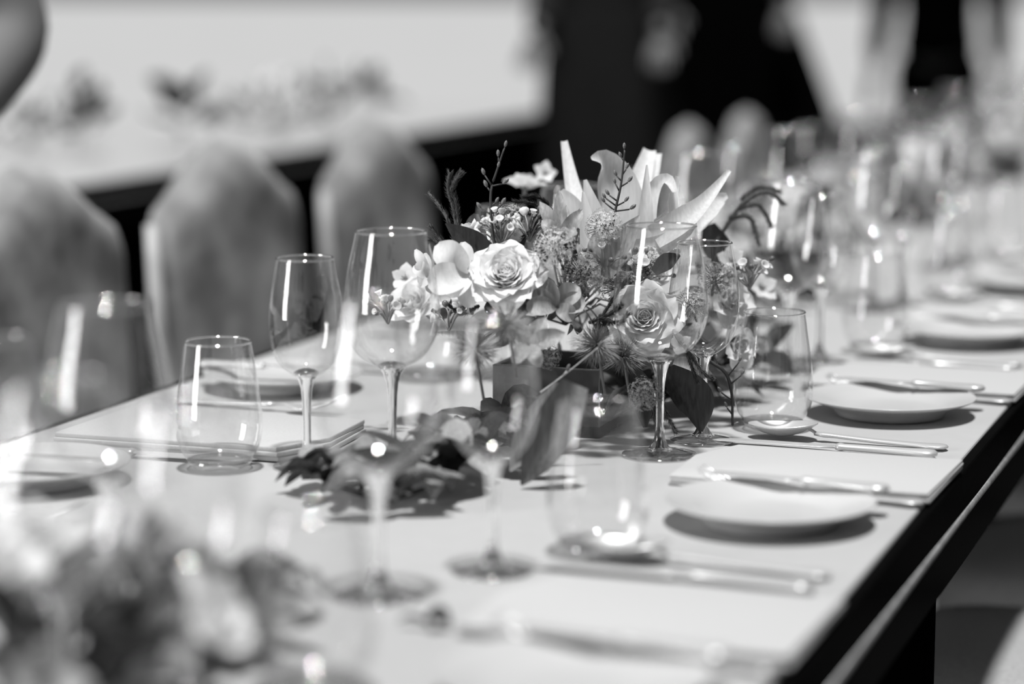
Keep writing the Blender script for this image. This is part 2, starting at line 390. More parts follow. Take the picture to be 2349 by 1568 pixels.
def spoon():
    t = thing('soup_spoon', None, 'spoon')
    obj('handle', loft(handle(.135)), M['silver'], t)
    def bf(u, v):
        a = u*2*math.pi; q = [0, .3, .6, .85, .97, 1, 1, .97, .85, .6, .3, 0.001][int(round(v*11))]; under = v > .5
        x = .168+.036*q*math.cos(a); y = .0225*q*math.sin(a)*(1-.12*math.cos(a))
        z = .0035+.0105*q**2.2 + (0 if not under else -.0016) + .004*max(0, -math.cos(a))*q
        return (x, y, z)
    obj('spoon_bowl', grid_bm(bf, 28, 11, closed=True), M['silver'], t)
    obj('neck', loft([(.133, 0, .007, .0032, .0018), (.137, 0, .0095, .003, .0017), (.1345+.008, 0, .0125, .0042, .0015)]), M['silver'], t)
    return t
PP, PN, PF, PK, PSp = plate(), napkin(), fork(), knife(), spoon()
PB = knife(.175, 'butter_knife', .08)

nth = ['nearest', 'second', 'third', 'fourth', 'fifth', 'sixth', 'seventh', 'eighth', 'ninth', 'tenth', 'eleventh', 'twelfth']
# right side: settings at y0 = 2.18 + .55 k ; k = -1 .. 3
RS = {-1: 'at the front setting cut by the bottom edge', 0: 'at the sharply focused right-hand setting', 1: 'at the setting beyond the focused one on the right',
      2: 'at the third setting up the right side', 3: 'at the blurred farthest setting of the right side'}
def E(v, z=0.0004): return (v[0], v[1], TZ+z)
rg = {-1: (on(870, 1365), on(1130, 1310), on(1370, 1268)), -2: (on(150, 1720), on(440, 1650), on(720, 1590))}
for k in range(-2, 4):
    y0 = 2.18+.55*k; s = RS.get(k, '')
    if k in rg: g = rg[k]
    else: g = [(-.633, y0+.05), (-.613, y0+.137), (-.562, y0+.226)]
    if k == 2: g[0] = (-.640, y0+.06)
    lg = {-2: ['large wine glass blurred in the bottom left corner', 'small wine glass with a bright round highlight, bottom left', 'tumbler faint at the bottom left of centre, before the fallen leaves'],
          -1: ['large blurred wine glass standing left of the dark leaf garland', 'small blurred wine glass right in front of the vase and leaves', 'blurred tumbler in front of the square vase'],
          0: ['large sharp wine glass in front of the right white rose', 'smaller sharp wine glass right of the large one, beside the tumbler', 'sharp stemless tumbler right of the two wine glasses']}.get(k) or \
         ['large wine glass '+s, 'small wine glass '+s, 'stemless tumbler '+s]
    put(PG, E(g[0]), rnd.uniform(0, 6), lg[0], 'wine glasses on the banquet table')
    put(PS, E(g[1]), rnd.uniform(0, 6), lg[1], 'wine glasses on the banquet table')
    put(PT, E(g[2]), rnd.uniform(0, 6), lg[2], 'stemless tumblers on the banquet table')
    if k == -2: continue
    put(PP, E((-.463, y0-.203)), 0, 'white side plate with '+'butter knife '+s, 'white side plates')
    put(PN, E((-.464, y0)), rnd.uniform(-.01, .01), 'folded white napkin '+s, 'folded white napkins')
    put(PSp, E((-.372, y0+.168), .001), R(180-3+rnd.uniform(-1, 1)), 'silver soup spoon '+s, 'silver spoons')
    put(PK, E((-.375, y0+.122), .001), R(180-3), 'silver dinner knife '+s, 'silver knives')
    put(PF, E((-.358, y0-.155+.052), .001) if False else E((-.350, y0-.0965), .001), R(180-2), 'silver dinner fork '+s, 'silver forks')
    b = put(PB, (-.372, y0-.203+.055, TZ+.0205), R(180-9), 'butter knife lying across the plate '+s, 'silver butter knives')
# left side: settings at y0 = 2.14 + .55 k
for k in range(-1, 12):
    y0 = 2.14+.55*k; far = k >= 5
    if not far:
        s = {-1: 'at the out-of-focus setting on the left edge', 0: 'at the left-hand setting before the vase', 1: 'at the third setting up the left side', 2: 'at the fourth setting up the left side',
             3: 'at the fifth setting up the left side', 4: 'at the sixth setting up the left side'}[k]
        lg = {-1: ['large blurred wine glass at the left, bright vertical streak on it', 'small blurred wine glass cut by the left picture edge', None],
              0: ['large wine glass left of the flowers with a bright streak', 'small wine glass left of the large one, above the folded napkin', 'stemless tumbler left of the two left-hand wine glasses']}.get(k) or ['large wine glass '+s, 'small wine glass '+s, 'stemless tumbler '+s]
    else:
        s = 'among the crowd of blurred tableware far down the table'; lg = ['large wine glass '+s, 'small wine glass '+s, 'stemless tumbler '+s]
    gs = ' far down the table' if far else ' on the banquet table'
    put(PG, E((-.859, y0-.043)), rnd.uniform(0, 6), lg[0], ('large wine glasses' if far else 'wine glasses')+gs)
    put(PS, E((-.933, y0-.076)), rnd.uniform(0, 6), lg[1], ('small wine glasses' if far else 'wine glasses')+gs)
    if lg[2]: put(PT, E((-1.01, y0-.107)), rnd.uniform(0, 6), lg[2], 'stemless tumblers'+gs)
    gf = ' far down the left side' if far else ''
    o = put(PN, E((-1.07, y0+.015)), math.pi+rnd.uniform(-.02, .02), 'folded white napkin '+s, 'folded white napkins'+gf)
    if k == 0: o.scale = (1.1, 1.0, 1.6); o.location.x = -1.08
    put(PP, E((-1.143, y0+.325)), 0, 'white side plate '+s, 'white side plates'+gf)
    put(PB, (-1.243, y0+.315, TZ+.0215), R(4), 'butter knife lying across the plate '+s, 'silver butter knives'+gf)
    put(PF, E((-1.215, y0+.20), .001), R(-4), 'silver dinner fork '+s, 'silver forks'+gf)
    put(PK, E((-1.21, y0-.092), .001), R(2), 'silver dinner knife '+s, 'silver knives'+gf)
# raised napkin peak of the left setting
#FLOWERS
# ------------------------------------------------------------------ flower makers (shared meshes)
ME = {}
def rose_mesh(v):
    k = ('rp', v)
    if k not in ME:
        p = [(.030, .028, 22, .08, .25), (.036, .040, 16, .16, .35), (.040, .052, 11, .30, .7)][v]
        ME[k] = mesh_of(petal_bm(p[0], p[1], p[2], p[3], tip=.42, base=.42, nu=8, nv=8, ruffle=p[4]), 'petal', M['rose'])
    return ME[k]
def rose(p, d, size, label, n=30, group='white roses', joined=False):
    """size = diameter of the open flower"""
    t = thing('rose', label, 'rose', group=group); s = size/.105
    core = bmesh.new(); pieces = []
    for i in range(n):
        q = i/(n-1); a = i*R(137.5)+q*.4
        v = 0 if q < .30 else (1 if q < .68 else 2)
        r = .0012+.0200*q**.85; lean = R(-6+70*q**2.2); z = .003+.006*(1-q)-.003*q
        sc_ = [.60+.75*q, .60+.45*q, .50+.50*q][v]
        pieces.append((v, petal_matrix(a, r, lean, z, rnd.uniform(-.12, .12)) @ Matrix.Scale(sc_, 4)))
    for v, m in pieces:
        if joined:
            me = rose_mesh(v).copy(); me.transform(m); core.from_mesh(me); bpy.data.meshes.remove(me)
        else:
            o = obj('petal', rose_mesh(v), None, t); o.matrix_local = m
    if joined: obj('petals', core, M['rose'], t)
    else: core.free()
    obj('stem', tube([(0, 0, .006), (0, 0, -.03), (0.001, .001, -.055)], [.006, .0035, .002], 6), M['stem'], t)
    aim(t, p, d, rnd.uniform(0, 6), s); return t
def blossom(p, d, size, label, n=5, m='white', cup=9, bend=.12, lean=60, group=None, wide=.8, center='sedumd'):
    t = thing('blossom', label, 'flower', group=group); s = size/.06
    key = ('b', m, wide, bend)
    if key not in ME: ME[key] = mesh_of(petal_bm(.030, .030*wide, cup, bend, tip=.6, base=.12, nu=6, nv=7), 'petal', M[m])
    for i in range(n):
        o = obj('petal', ME[key], None, t); o.matrix_local = petal_matrix(i*2*math.pi/n+rnd.uniform(-.12, .12), .0015, R(lean+rnd.uniform(-14, 14)), 0, rnd.uniform(-.25, .25))@Matrix.Scale(rnd.uniform(.85, 1.1), 4)
    if center:
        bm = bmesh.new()
        for i in range(9):
            a = i*2.4; r = .0012*math.sqrt(i)
            tube([(r*math.cos(a), r*math.sin(a), 0), (2*r*math.cos(a), 2*r*math.sin(a), .007+.002*rnd.random())], [.0006, .0009], 5, bm)
        obj('stamens', bm, M[center], t)
    obj('stem', tube([(0, 0, 0), (0, 0, -.03)], [.0018, .0012], 6), M['stem'], t)
    aim(t, p, d, rnd.uniform(0, 6), s); return t
def sedum_head(v):
    k = ('sed', v)
    if k not in ME:
        bm = bmesh.new(); rr = random.Random(11+v)
        for i in range(130):
            a = i*2.39996; q = (i+.5)/130; th = math.acos(1-q*.92)
            c = Vector((math.sin(th)*math.cos(a), math.sin(th)*math.sin(a), math.cos(th)*.8))*(.016*rr.uniform(.82, 1.12)); n = c.normalized()
            b = n.orthogonal().normalized(); cc = n.cross(b); w0 = rr.uniform(0, 6); s = rr.uniform(.0011, .0017)
            ctr = bm.verts.new(c+n*.0002)
            for j in range(5):
                an = w0+j*1.2566
                def dd(x, l, h): return bm.verts.new(c+(b*math.cos(x)+cc*math.sin(x))*s*l+n*h)
                bm.faces.new((ctr, dd(an-.42, .75, .0004), dd(an, 1.7, .0010), dd(an+.42, .75, .0004)))
            if i % 3 == 0: tube([c*.35, c*.97], [.0004, .0006], 4, bm, cap=False)
        ME[k] = mesh_of(bm, 'floret_head', M['sedum' if v == 0 else 'sedumd'], smooth=False)
    return ME[k]
def sedum(p, d, size, label, v=0):
    t = thing('sedum', label, 'flower', group='clustered sedum heads'); s = size/.032
    obj('floret_head', sedum_head(v), None, t)
    bm = bmesh.new(); tube([(0, 0, .004), (0, 0, -.035)], [.0016, .0012], 6, bm)
    for i in range(6):
        a = i*1.05; tube([(0, 0, -.008), (.008*math.cos(a), .008*math.sin(a), .006)], [.0008, .0006], 5, bm)
    obj('stem', bm, M['stem'], t); aim(t, p, d, rnd.uniform(0, 6), s); return t
def sprig_bm(pts, r=.0022, n=16, L=.0055, dens=9):
    """heather-like shoot: core plus short bristles"""
    P = smooth_path(pts, n*2); bm = tube(P, [r*.75]*(len(P)-1)+[r*.4], 7)
    for k in range(len(P)-1):
        t = (P[k+1]-P[k]).normalized(); a = t.orthogonal().normalized(); b = t.cross(a)
        for j in range(dens):
            an = rnd.uniform(0, 6.28); o = (a*math.cos(an)+b*math.sin(an)); c = P[k].lerp(P[k+1], rnd.random())
            q = c+o*r*.6; e = c+o*(r+L*.45)+t*L*.8
            s = t.cross(o)*.0005
            v = [bm.verts.new(x) for x in (q-s, q+s, e)]; bm.faces.new(v)
    return bm
def sprig(paths, label, m='sprig', r=.0022, name='heather_sprig'):
    t = thing(name, label, 'sprig', loc=paths[0][0], group='bristly sprigs of the centrepiece')
    for pth in paths: obj('shoot', sprig_bm([Vector(q)-Vector(paths[0][0]) for q in pth], r), M[m], t)
    return t
def ribbon_thing(name, label, cat, blades, m, group=None, stem=None, part='petal'):
    """blades: list of (points, widths, cup, crease); faces the light and the viewer"""
    base = Vector(blades[0][0][0]); t = thing(name, label, cat, loc=base, group=group)
    for B in blades:
        pts, wd = B[0], B[1]; cup = B[2] if len(B) > 2 else .25; cr = B[3] if len(B) > 3 else 0
        face = B[4] if len(B) > 4 else (Vector((.3, -1, .35)))
        obj(part, ribbon([Vector(q)-base for q in pts], wd, face, cup, n=14, nu=6, crease=cr), M[m], t)
    if stem: obj('stem', tube(smooth_path([Vector(q)-base for q in stem], 8), .0016, 6), M['stem'], t)
    return t
def PX(lst, d, dd=0):
    """polyline in the focus region: (x, y) or (x, y, extra depth)"""
    return [at(q[0], q[1], d+(q[2] if len(q) > 2 else 0)) for q in lst]
def PW(ws, d): return [x/_f*d for x in ws]

# ------------------------------------------------------------------ main centrepiece
VX, VY = -.772, 2.352
def vase(x, y, label, h=.070):
    t = thing('square_vase', label, 'vase', (x, y, TZ+.0005))
    a = .0575
    bm = box(-a, a, -a, a, 0, .006, .001)
    for (x0, x1, y0, y1) in ((-a, a, -a, -a+.005), (-a, a, a-.005, a), (-a, -a+.005, -a+.005, a-.005), (a-.005, a, -a+.005, a-.005)):
        box(x0, x1, y0, y1, 0, h, .0012, bm)
    obj('vase_body', bm, M['vase'], t, smooth=False)
    obj('base_plinth', box(-a-.001, a+.001, -a-.001, a+.001, 0, .012, .002), M['black'], t, smooth=False)
    return t
vase(VX, VY, 'dark square glass vase holding the sharp flower centrepiece')
leaf_me = {}
def leafmesh(m, w=.42):
    k = (m, w)
    if k not in leaf_me:
        def fn(u, v):
            x = (u-.5)*2; wd = .04*w*.5*math.sin(math.pi*min(1, v*.93+.04))**.8*(1 if v < .97 else .4)
            return (x*wd, -.006*v*v+abs(x)*wd*.35, v*.04)
        leaf_me[k] = mesh_of(grid_bm(fn, 4, 6), 'leaf', M[m])
    return leaf_me[k]
def foliage(name, label, c, rad, n, size, mats, seed, down=.2, group=None, cat='greenery', drop=.03):
    """bunch of leaves on thin stems springing from the vase mouth"""
    rr = random.Random(seed); t = thing(name, label, cat, loc=c, group=group)
    bm = bmesh.new()
    for i in range(n):
        a = rr.uniform(0, 2*math.pi); el = math.asin(rr.uniform(-down, 1))
        d = Vector((math.cos(a)*math.cos(el), math.sin(a)*math.cos(el), math.sin(el))); q = rr.uniform(.35, .97)
        p = Vector((d.x*rad[0], d.y*rad[1], d.z*rad[2]))*q
        o = obj('leaf', leafmesh(rr.choice(mats), rr.choice([.35, .5, .62])), None, t)
        dr = (d+Vector((rr.uniform(-.7, .7), rr.uniform(-.7, .7), rr.uniform(-.4, .6)))).normalized()
        aim(o, p, dr, rr.uniform(0, 6), size*rr.uniform(.7, 1.3))
        if i % 6 == 0: tube(smooth_path([Vector((0, 0, -drop)), p*.5+Vector((0, 0, .005)), p], 4), .0011, 4, bm)
    obj('stems', bm, M['stem'], t); return t
FC = Vector((-.772, 2.36, .885))
foliage('foliage_bunch', 'mixed grey green leaves filling the main centrepiece', FC, (.130, .085, .095), 210, .62, ['leafm', 'leafd', 'leafm', 'leafl', 'leafd'], 5, .65)
toC = (_C-FC).normalized()
V = lambda x, y, z: Vector((x, y, z))
rose(at(1163, 640, 2.335), toC*1.0+V(-.12, 0, .65), .072, 'large open white rose left of centre, in sharp focus', 50)
rose(at(1478, 735, 2.40), toC+V(-.05, 0, .30), .074, 'open white rose behind the bowl of the large sharp wine glass', 46)
rose(at(955, 700, 2.50), toC+V(-.5, 0, .5), .058, 'soft white rose low on the left of the centrepiece', 24)
rose(at(1075, 535, 2.42), V(-.2, .1, 1), .034, 'small white rosebud cupped above the dark pointed leaf', 16)
rose(at(1670, 690, 2.52), toC+V(.5, .2, .3), .055, 'white rose at the right end, behind the small sharp wine glass', 22)
rose(at(1690, 790, 2.50), toC+V(.6, .2, -.1), .045, 'white rose low at the right, above the tumbler rim', 18)
rose(at(1205, 430, 2.72), V(0, .3, 1), .046, 'blurred white flower at the back of the centrepiece top', 18)
rose(at(1515, 630, 2.47), toC+V(.1, 0, .6), .035, 'small white carnation-like bloom seen through the large sharp glass', 16)
def fan(name, label, c, tips, m, d, cat='flower', cup=.35, group=None, crease=0, part='petal'):
    """petals from a common centre to tips (x, y, widest px, extra depth)"""
    bl = []
    for tx, ty, wpx, dz in tips:
        mx, my = (c[0]*.45+tx*.55), (c[1]*.45+ty*.55)
        bl.append((PX([(c[0], c[1], 0), (mx, my, dz-.006), (tx, ty, dz)], d), PW([wpx*.25, wpx*.95, wpx, wpx*.25] if part == 'petal' else [wpx*.2, wpx, wpx*.8, 1], d), cup, crease))
    return ribbon_thing(name, label, cat, bl, m, group, part=part)
fan('blossom', 'white flower with broad rounded petals left of the sharp rose', (1072, 628), [(1003, 560, 66, -.01), (982, 650, 70, -.02), (1020, 668, 60, -.015), (1062, 555, 40, .01), (1075, 705, 46, 0)], 'white', 2.34)
fan('blossom', 'narrow petalled white flower at the far left of the centrepiece', (985, 632), [(953, 572, 22, 0), (952, 607, 34, .0), (975, 580, 20, .01), (960, 650, 30, 0), (992, 672, 26, 0)], 'white', 2.37)
fan('blossom', 'soft grey flower with rounded petals below the sharp sedum heads', (1277, 702), [(1240, 640, 44, 0), (1213, 668, 40, -.004), (1208, 702, 42, -.01), (1325, 655, 50, .006), (1342, 690, 48, .006), (1318, 728, 38, 0)], 'greyp', 2.33)
fan('leaf_rosette', 'pale succulent-like leaf rosette at the centre top', (1288, 545), [(1282, 433, 30, .01), (1238, 462, 34, .0), (1337, 480, 34, 0), (1243, 505, 36, -.015), (1318, 520, 30, -.015), (1300, 470, 26, .02)], 'leafl', 2.37, 'leaf', .3, crease=.2, part='leaf')
fan('leaf_rosette', 'pale star shaped leaf in front, below the grey flower', (1212, 790), [(1253, 727, 40, 0), (1297, 763, 44, -.01), (1180, 728, 34, 0), (1175, 832, 36, -.02), (1240, 840, 36, -.02)], 'leafl', 2.29, 'leaf', .2, crease=.2, part='leaf')
# lilies and long petals
L = [([(1348, 600), (1335, 520), (1312, 420, .03), (1294, 324, .05)], [60, 56, 34, 16], 2.50),
     ([(1340, 610), (1322, 520), (1300, 470), (1282, 440)], [60, 76, 58, 26], 2.49),
     ([(1440, 590), (1432, 500), (1412, 415), (1385, 368, -.01), (1356, 364, -.03)], [70, 104, 92, 52, 10], 2.50),
     ([(1440, 520), (1462, 440), (1490, 345, .04)], [56, 58, 30], 2.56),
     ([(1460, 500), (1490, 420), (1508, 352, .03)], [40, 34, 20], 2.58)]
ribbon_thing('lily', 'tall white lily petals rising at the top of the centrepiece', 'flower', [(PX(p, d), PW(w_, d), .35, 0) for p, w_, d in L], 'lily', 'white lilies')
L = [([(1482, 560), (1486, 480), (1505, 425), (1532, 412, -.01), (1548, 440, -.02)], [46, 42, 30, 26, 12], 2.47),
     ([(1545, 490), (1546, 450), (1554, 404)], [20, 20, 8], 2.46),
     ([(1500, 545), (1560, 508), (1615, 462, .02), (1674, 391, .04)], [58, 58, 34, 10], 2.44),
     ([(1560, 545), (1610, 505), (1645, 462, .03), (1668, 448, .03)], [34, 40, 36, 14], 2.48),
     ([(1450, 580), (1500, 570), (1560, 540), (1600, 515)], [60, 52, 34, 10], 2.44),
     ([(1481, 570), (1482, 480), (1484, 378)], [44, 32, 4], 2.45),
     ([(1490, 590), (1520, 590), (1560, 575)], [46, 36, 8], 2.45)]
ribbon_thing('lily', 'white lily with long petals sweeping out to the right', 'flower', [(PX(p, d), PW(w_, d), .35, 0) for p, w_, d in L], 'lily', 'white lilies')
L = [([(1348, 600), (1348, 520), (1338, 440)], [34, 36, 6], 2.41),
     ([(1365, 560), (1362, 500), (1342, 412)], [60, 52, 8], 2.46),
     ([(1375, 620), (1362, 570), (1368, 530)], [26, 30, 8], 2.38), ([(1352, 625), (1340, 590), (1330, 560)], [24, 26, 6], 2.38)]
ribbon_thing('lily', 'slim pointed white petals standing at the very centre', 'flower', [(PX(p, d), PW(w_, d), .3, .1) for p, w_, d in L], 'white', 'white lilies')
def leaf(label, pts, ws, d, m, crease=.25, cup=.1, cat='leaf'):
    return ribbon_thing('broad_leaf', label, cat, [(PX(pts, d), PW(ws, d), cup, crease)], m, 'broad leaves of the centrepiece', part='blade')
leaf('dark pointed leaf left of the rose, under the rosebud', [(1130, 610), (1095, 570), (1060, 542), (1022, 512)], [30, 62, 48, 3], 2.375, 'leafd', .35)
leaf('broad pale edged leaf right of centre beside the lily', [(1390, 635), (1412, 580), (1440, 535), (1467, 494)], [26, 66, 48, 4], 2.375, 'leafl')
leaf('dark oval leaf behind the large sharp wine glass rim', [(1500, 625), (1530, 600), (1560, 585)], [20, 40, 6], 2.42, 'leafd')
leaf('mid grey leaf standing right of the rosebud', [(1110, 580), (1090, 520), (1092, 490)], [26, 44, 10], 2.46, 'leafm')
leaf('pale blade at the lower left of the centrepiece', [(1110, 775), (1050, 768), (992, 764)], [16, 20, 6], 2.36, 'leafl')
leaf('large veined leaf hanging down in front of the vase', [(1320, 880), (1285, 960), (1235, 1050), (1196, 1112)], [66, 100, 78, 6], 2.20, 'leafm', .45, .1)
leaf('second broad leaf hanging behind the veined one', [(1300, 890), (1262, 950), (1215, 1010), (1170, 1080)], [60, 90, 80, 6], 2.24, 'leafl', .2, .2)
leaf('wide dark leaf bending down right of the vase', [(1530, 850), (1570, 890), (1600, 930), (1608, 990)], [40, 84, 80, 8], 2.42, 'leafd', .2, .2)
leaf('pale leaf under the small sharp wine glass', [(1545, 830), (1590, 845), (1640, 870)], [24, 46, 8], 2.43, 'leafl', .2, .2)
leaf('dark leaf behind the small sharp glass rim', [(1660, 600), (1640, 560), (1625, 515)], [50, 64, 30], 2.62, 'leafd')
leaf('drooping dark leaf beneath the right white rose', [(1440, 840), (1470, 900), (1480, 980)], [30, 60, 10], 2.40, 'leafd')
# sedum heads
for x, y, d, s_, v, lab in [(1272, 568, 2.325, .040, 0, 'sharp pale sedum head right of the large rose'), (1387, 522, 2.375, .036, 0, 'pale sedum head below the right budding twig'),
        (1338, 632, 2.36, .042, 1, 'darker sedum head right of the grey flower'), (1490, 605, 2.44, .036, 0, 'pale sedum head seen through the large sharp glass'),
        (1480, 905, 2.345, .034, 1, 'sedum head hanging by the stem of the large sharp glass'), (1258, 820, 2.34, .026, 1, 'small dark sedum head under the star shaped leaf'),
        (1640, 640, 2.47, .036, 1, 'sedum head inside the outline of the small sharp glass'), (1585, 700, 2.44, .034, 0, 'pale sedum head between the two sharp wine glasses'),
        (1170, 505, 2.44, .030, 0, 'small sedum head behind the left budding twig'), (1420, 660, 2.42, .038, 1, 'shaded sedum head left of the glass-covered rose')]:
    sedum(at(x, y, d), toC+V(rnd.uniform(-.3, .3), 0, .5), s_, lab, v)
# twigs with buds
def twig(label, pts, d, buds, m='twig', r=.0016, group='budding twigs'):
    P = PX(pts, d); base = P[0]; t = thing('budding_twig', label, 'twig', loc=base, group=group)
    S = smooth_path([p-base for p in P], 16); obj('branch', tube(S, [r*(1-.45*i/16) for i in range(17)], 6), M[m], t)
    bmm = ME.get('bud')
    if not bmm: bmm = ME['bud'] = mesh_of(lathe([(0, 0), (.0012, .0012), (.0019, .0035), (.0015, .006), (0, .0078)], 8), 'bud', M['bud'])
    for bx, by in buds:
        q = at(bx, by, d)-base; k = min(range(17), key=lambda i: (S[i]-q-V(0, 0, -.006)).length)
        obj('twiglet', tube([S[k], q], [.0009, .0008], 5), M[m], t)
        o = obj('bud', bmm, None, t); aim(o, q, (q-S[k]).normalized()+V(0, 0, .6), 0, rnd.uniform(.85, 1.15))
    return t
twig('thin dark budding twig rising above the large rose', [(1136, 575), (1128, 510), (1126, 440), (1140, 390), (1156, 342)], 2.37, [(1112, 402), (1118, 430), (1142, 385), (1152, 422), (1136, 465), (1150, 470), (1143, 360), (1158, 338), (1104, 478), (1152, 495)])
twig('thin dark budding twig rising in front of the tall lily petal', [(1400, 545), (1412, 480), (1425, 420), (1433, 345)], 2.40, [(1415, 404), (1412, 422), (1440, 418), (1436, 388), (1432, 342), (1426, 362), (1390, 455), (1388, 465), (1398, 448), (1432, 463), (1444, 480)])
twig('pale thin twig crossing below the centrepiece', [(1240, 900), (1300, 855), (1368, 800)], 2.28, [(1300, 850), (1372, 797)], 'pale_twig', .0010, None)
twig('dark branching twig hanging behind the tumbler', [(1600, 815), (1660, 850), (1678, 900), (1680, 975)], 2.43, [(1682, 975), (1655, 900), (1700, 860), (1668, 935), (1695, 830), (1645, 830)], 'twig', .0022)
# sprigs
D = 2.40
sprig([PX([(1060, 600), (1040, 540), (1020, 490), (985, 445)], D), PX([(1052, 560), (1040, 480), (1028, 435), (1032, 395)], D), PX([(1034, 440), (1044, 415), (1058, 396)], D), PX([(1052, 530), (1048, 480), (1040, 445)], D)], 'bristly branching sprig standing up at the left of the centrepiece')
sprig([PX([(1070, 610), (1030, 570), (988, 520)], 2.41), PX([(1040, 575), (1015, 560), (985, 548)], 2.43)], 'bristly sprig leaning left behind the dark pointed leaf')
sprig([PX([(1270, 520), (1230, 470), (1180, 462)], 2.42), PX([(1250, 500), (1210, 490), (1170, 488)], 2.42), PX([(1260, 470), (1230, 450), (1200, 452)], 2.43), PX([(1240, 480), (1222, 520), (1200, 545)], 2.40)], 'dark fine sprig lying across the top left', 'sprigd', .0016)
sprig([PX([(1570, 790), (1590, 850), (1600, 875)], 2.38), PX([(1575, 800), (1610, 850), (1635, 868)], 2.38)], 'bristly sprig hanging beside the small sharp glass stem', 'sprigd', .0017)
sprig([PX([(1500, 860), (1525, 940), (1550, 990)], 2.37), PX([(1490, 870), (1500, 950), (1512, 1000)], 2.38)], 'dark bristly sprig hanging down behind the large sharp glass stem', 'sprigd', .0017)
sprig([PX([(1360, 760), (1410, 680), (1440, 640)], 2.36), PX([(1350, 740), (1400, 720), (1425, 700)], 2.35), PX([(1380, 730), (1420, 740), (1440, 720)], 2.35)], 'dark bristly sprig between the grey flower and the right rose', 'sprigd', .0020)
sprig([PX([(1100, 700), (1060, 720), (1030, 700)], 2.36), PX([(1230, 690), (1210, 650), (1225, 620)], 2.38), PX([(1240, 700), (1225, 660), (1240, 610)], 2.40)], 'dark fine needles in the gap below the large rose', 'sprigd', .0016)
sprig([PX([(1640, 560), (1700, 470), (1760, 440), (1800, 470)], 2.62), PX([(1690, 480), (1740, 470), (1770, 520)], 2.62), PX([(1670, 500), (1720, 500), (1740, 560)], 2.62), PX([(1700, 460), (1740, 430), (1790, 440)], 2.64)], 'drooping blurred fern-like sprig at the right of the lily', 'sprig', .0030)
# feathery grass heads
def fluffy(label, p, size, d=(0, 0, 1), n=420):
    t = thing('feathery_head', label, 'flower', loc=p, group='feathery heads'); bm = bmesh.new()
    for i in range(n):
        v = Vector((rnd.gauss(0, 1), rnd.gauss(0, 1), rnd.gauss(0, 1))).normalized(); e = v*size*rnd.uniform(.75, 1.05); e.x *= 1.2; s = v.orthogonal().normalized()*.00035; m_ = e*.6+Vector((rnd.uniform(-1, 1), rnd.uniform(-1, 1), rnd.uniform(-1, 1)))*size*.08
        a, b, c, f_ = [bm.verts.new(q) for q in (-s, s, m_+s, m_-s)]; bm.faces.new((a, b, c, f_)); g = bm.verts.new(e); bm.faces.new((f_, c, g))
    obj('plume', bm, M['fluff'], t, smooth=False); obj('stem', tube([(0, 0, 0), (0.005, .01, -.05)], .0014, 6), M['stem'], t)
    return t
fluffy('feathery dark grey plume left of the right-hand rose base', at(1370, 790, 2.33), .026)
fluffy('feathery plume above the vase mouth, right of centre', at(1430, 815, 2.37), .022)
fluffy('blurred feathery plume just below the large rose', at(1165, 745, 2.24), .026)
fluffy('feathery plume low at the left of the vase', at(1090, 800, 2.28), .024)
# wax flower tangle
def tangle(label, c, rad, seed, n=16):
    rr = random.Random(seed); t = thing('waxflower_sprig', label, 'sprig', loc=c, group='waxflower sprigs')
    bm = bmesh.new(); tips = []
    for i in range(n):
        d = Vector((rr.gauss(0, 1), rr.gauss(0, .7), abs(rr.gauss(0, 1))+.1)).normalized()*rad*rr.uniform(.5, 1); m_ = d*.5+Vector((rr.uniform(-1, 1), rr.uniform(-1, 1), 0))*rad*.15
        tube(smooth_path([Vector((0, 0, -.01)), m_, d], 5), [.0011, .001, .0009, .0009, .0008, .0008], 5, bm); tips.append(d)
    obj('stems', bm, M['leafl'], t)
    if 'cup' not in ME: ME['cup'] = mesh_of(lathe([(0, 0), (.0018, .001), (.0028, .003), (.0040, .005), (.0034, .0048), (.002, .003), (0, .002)], 10), 'floret', M['white'])
    if 'bud2' not in ME: ME['bud2'] = mesh_of(lathe([(0, 0), (.0016, .001), (.0024, .003), (.002, .005), (0, .006)], 8), 'bud', M['bud'])
    for i, d in enumerate(tips):
        o = obj('floret' if i % 3 else 'bud', ME['cup' if i % 3 else 'bud2'], None, t); aim(o, d, d, 0, rr.uniform(.8, 1.4))
    return t
tangle('tangle of tiny waxflowers behind the twig above the rose', at(1150, 545, 2.38), .028, 3, 22)
tangle('waxflower tangle on top of the large rose, to its right', at(1215, 530, 2.40), .024, 4, 18)
tangle('waxflower sprig in the shade left of the glass-covered rose', at(1390, 600, 2.38), .026, 5, 20)
tangle('pale waxflowers inside the outline of the large sharp glass', at(1470, 640, 2.43), .030, 6, 20)
tangle('waxflower sprig at the right end, beyond the small sharp glass', at(1720, 640, 2.50), .030, 7, 18)
tangle('small waxflower sprig at the left beneath the blossoms', at(1030, 735, 2.37), .022, 8, 16)
tangle('waxflowers trailing at the left, seen through the big wine glass', at(890, 720, 2.46), .026, 9, 16)
for x, y, d, s_, lab in [(1680, 600, 2.56, .034, 'blurred small white blossom near the tumbler, upper one'), (1745, 660, 2.62, .040, 'blurred white blossom right of the small sharp glass'),
                         (1600, 610, 2.50, .03, 'small white blossom between the rims of the sharp glasses'), (1560, 790, 2.46, .030, 'white blossom under the bowl of the large sharp glass'),
                         (1700, 840, 2.52, .03, 'white blossom touching the outline of the sharp tumbler'), (930, 640, 2.52, .035, 'soft white blossom behind the left wine glass edge'),
                         (1250, 400, 2.74, .03, 'tiny blurred white blossom at the back, above the rosette'), (1240, 770, 2.31, .03, 'small pale blossom beside the star shaped leaf')]:
    blossom(at(x, y, d), toC+V(rnd.uniform(-.5, .5), 0, .5), s_, lab, 5, 'white', group='small white blossoms')

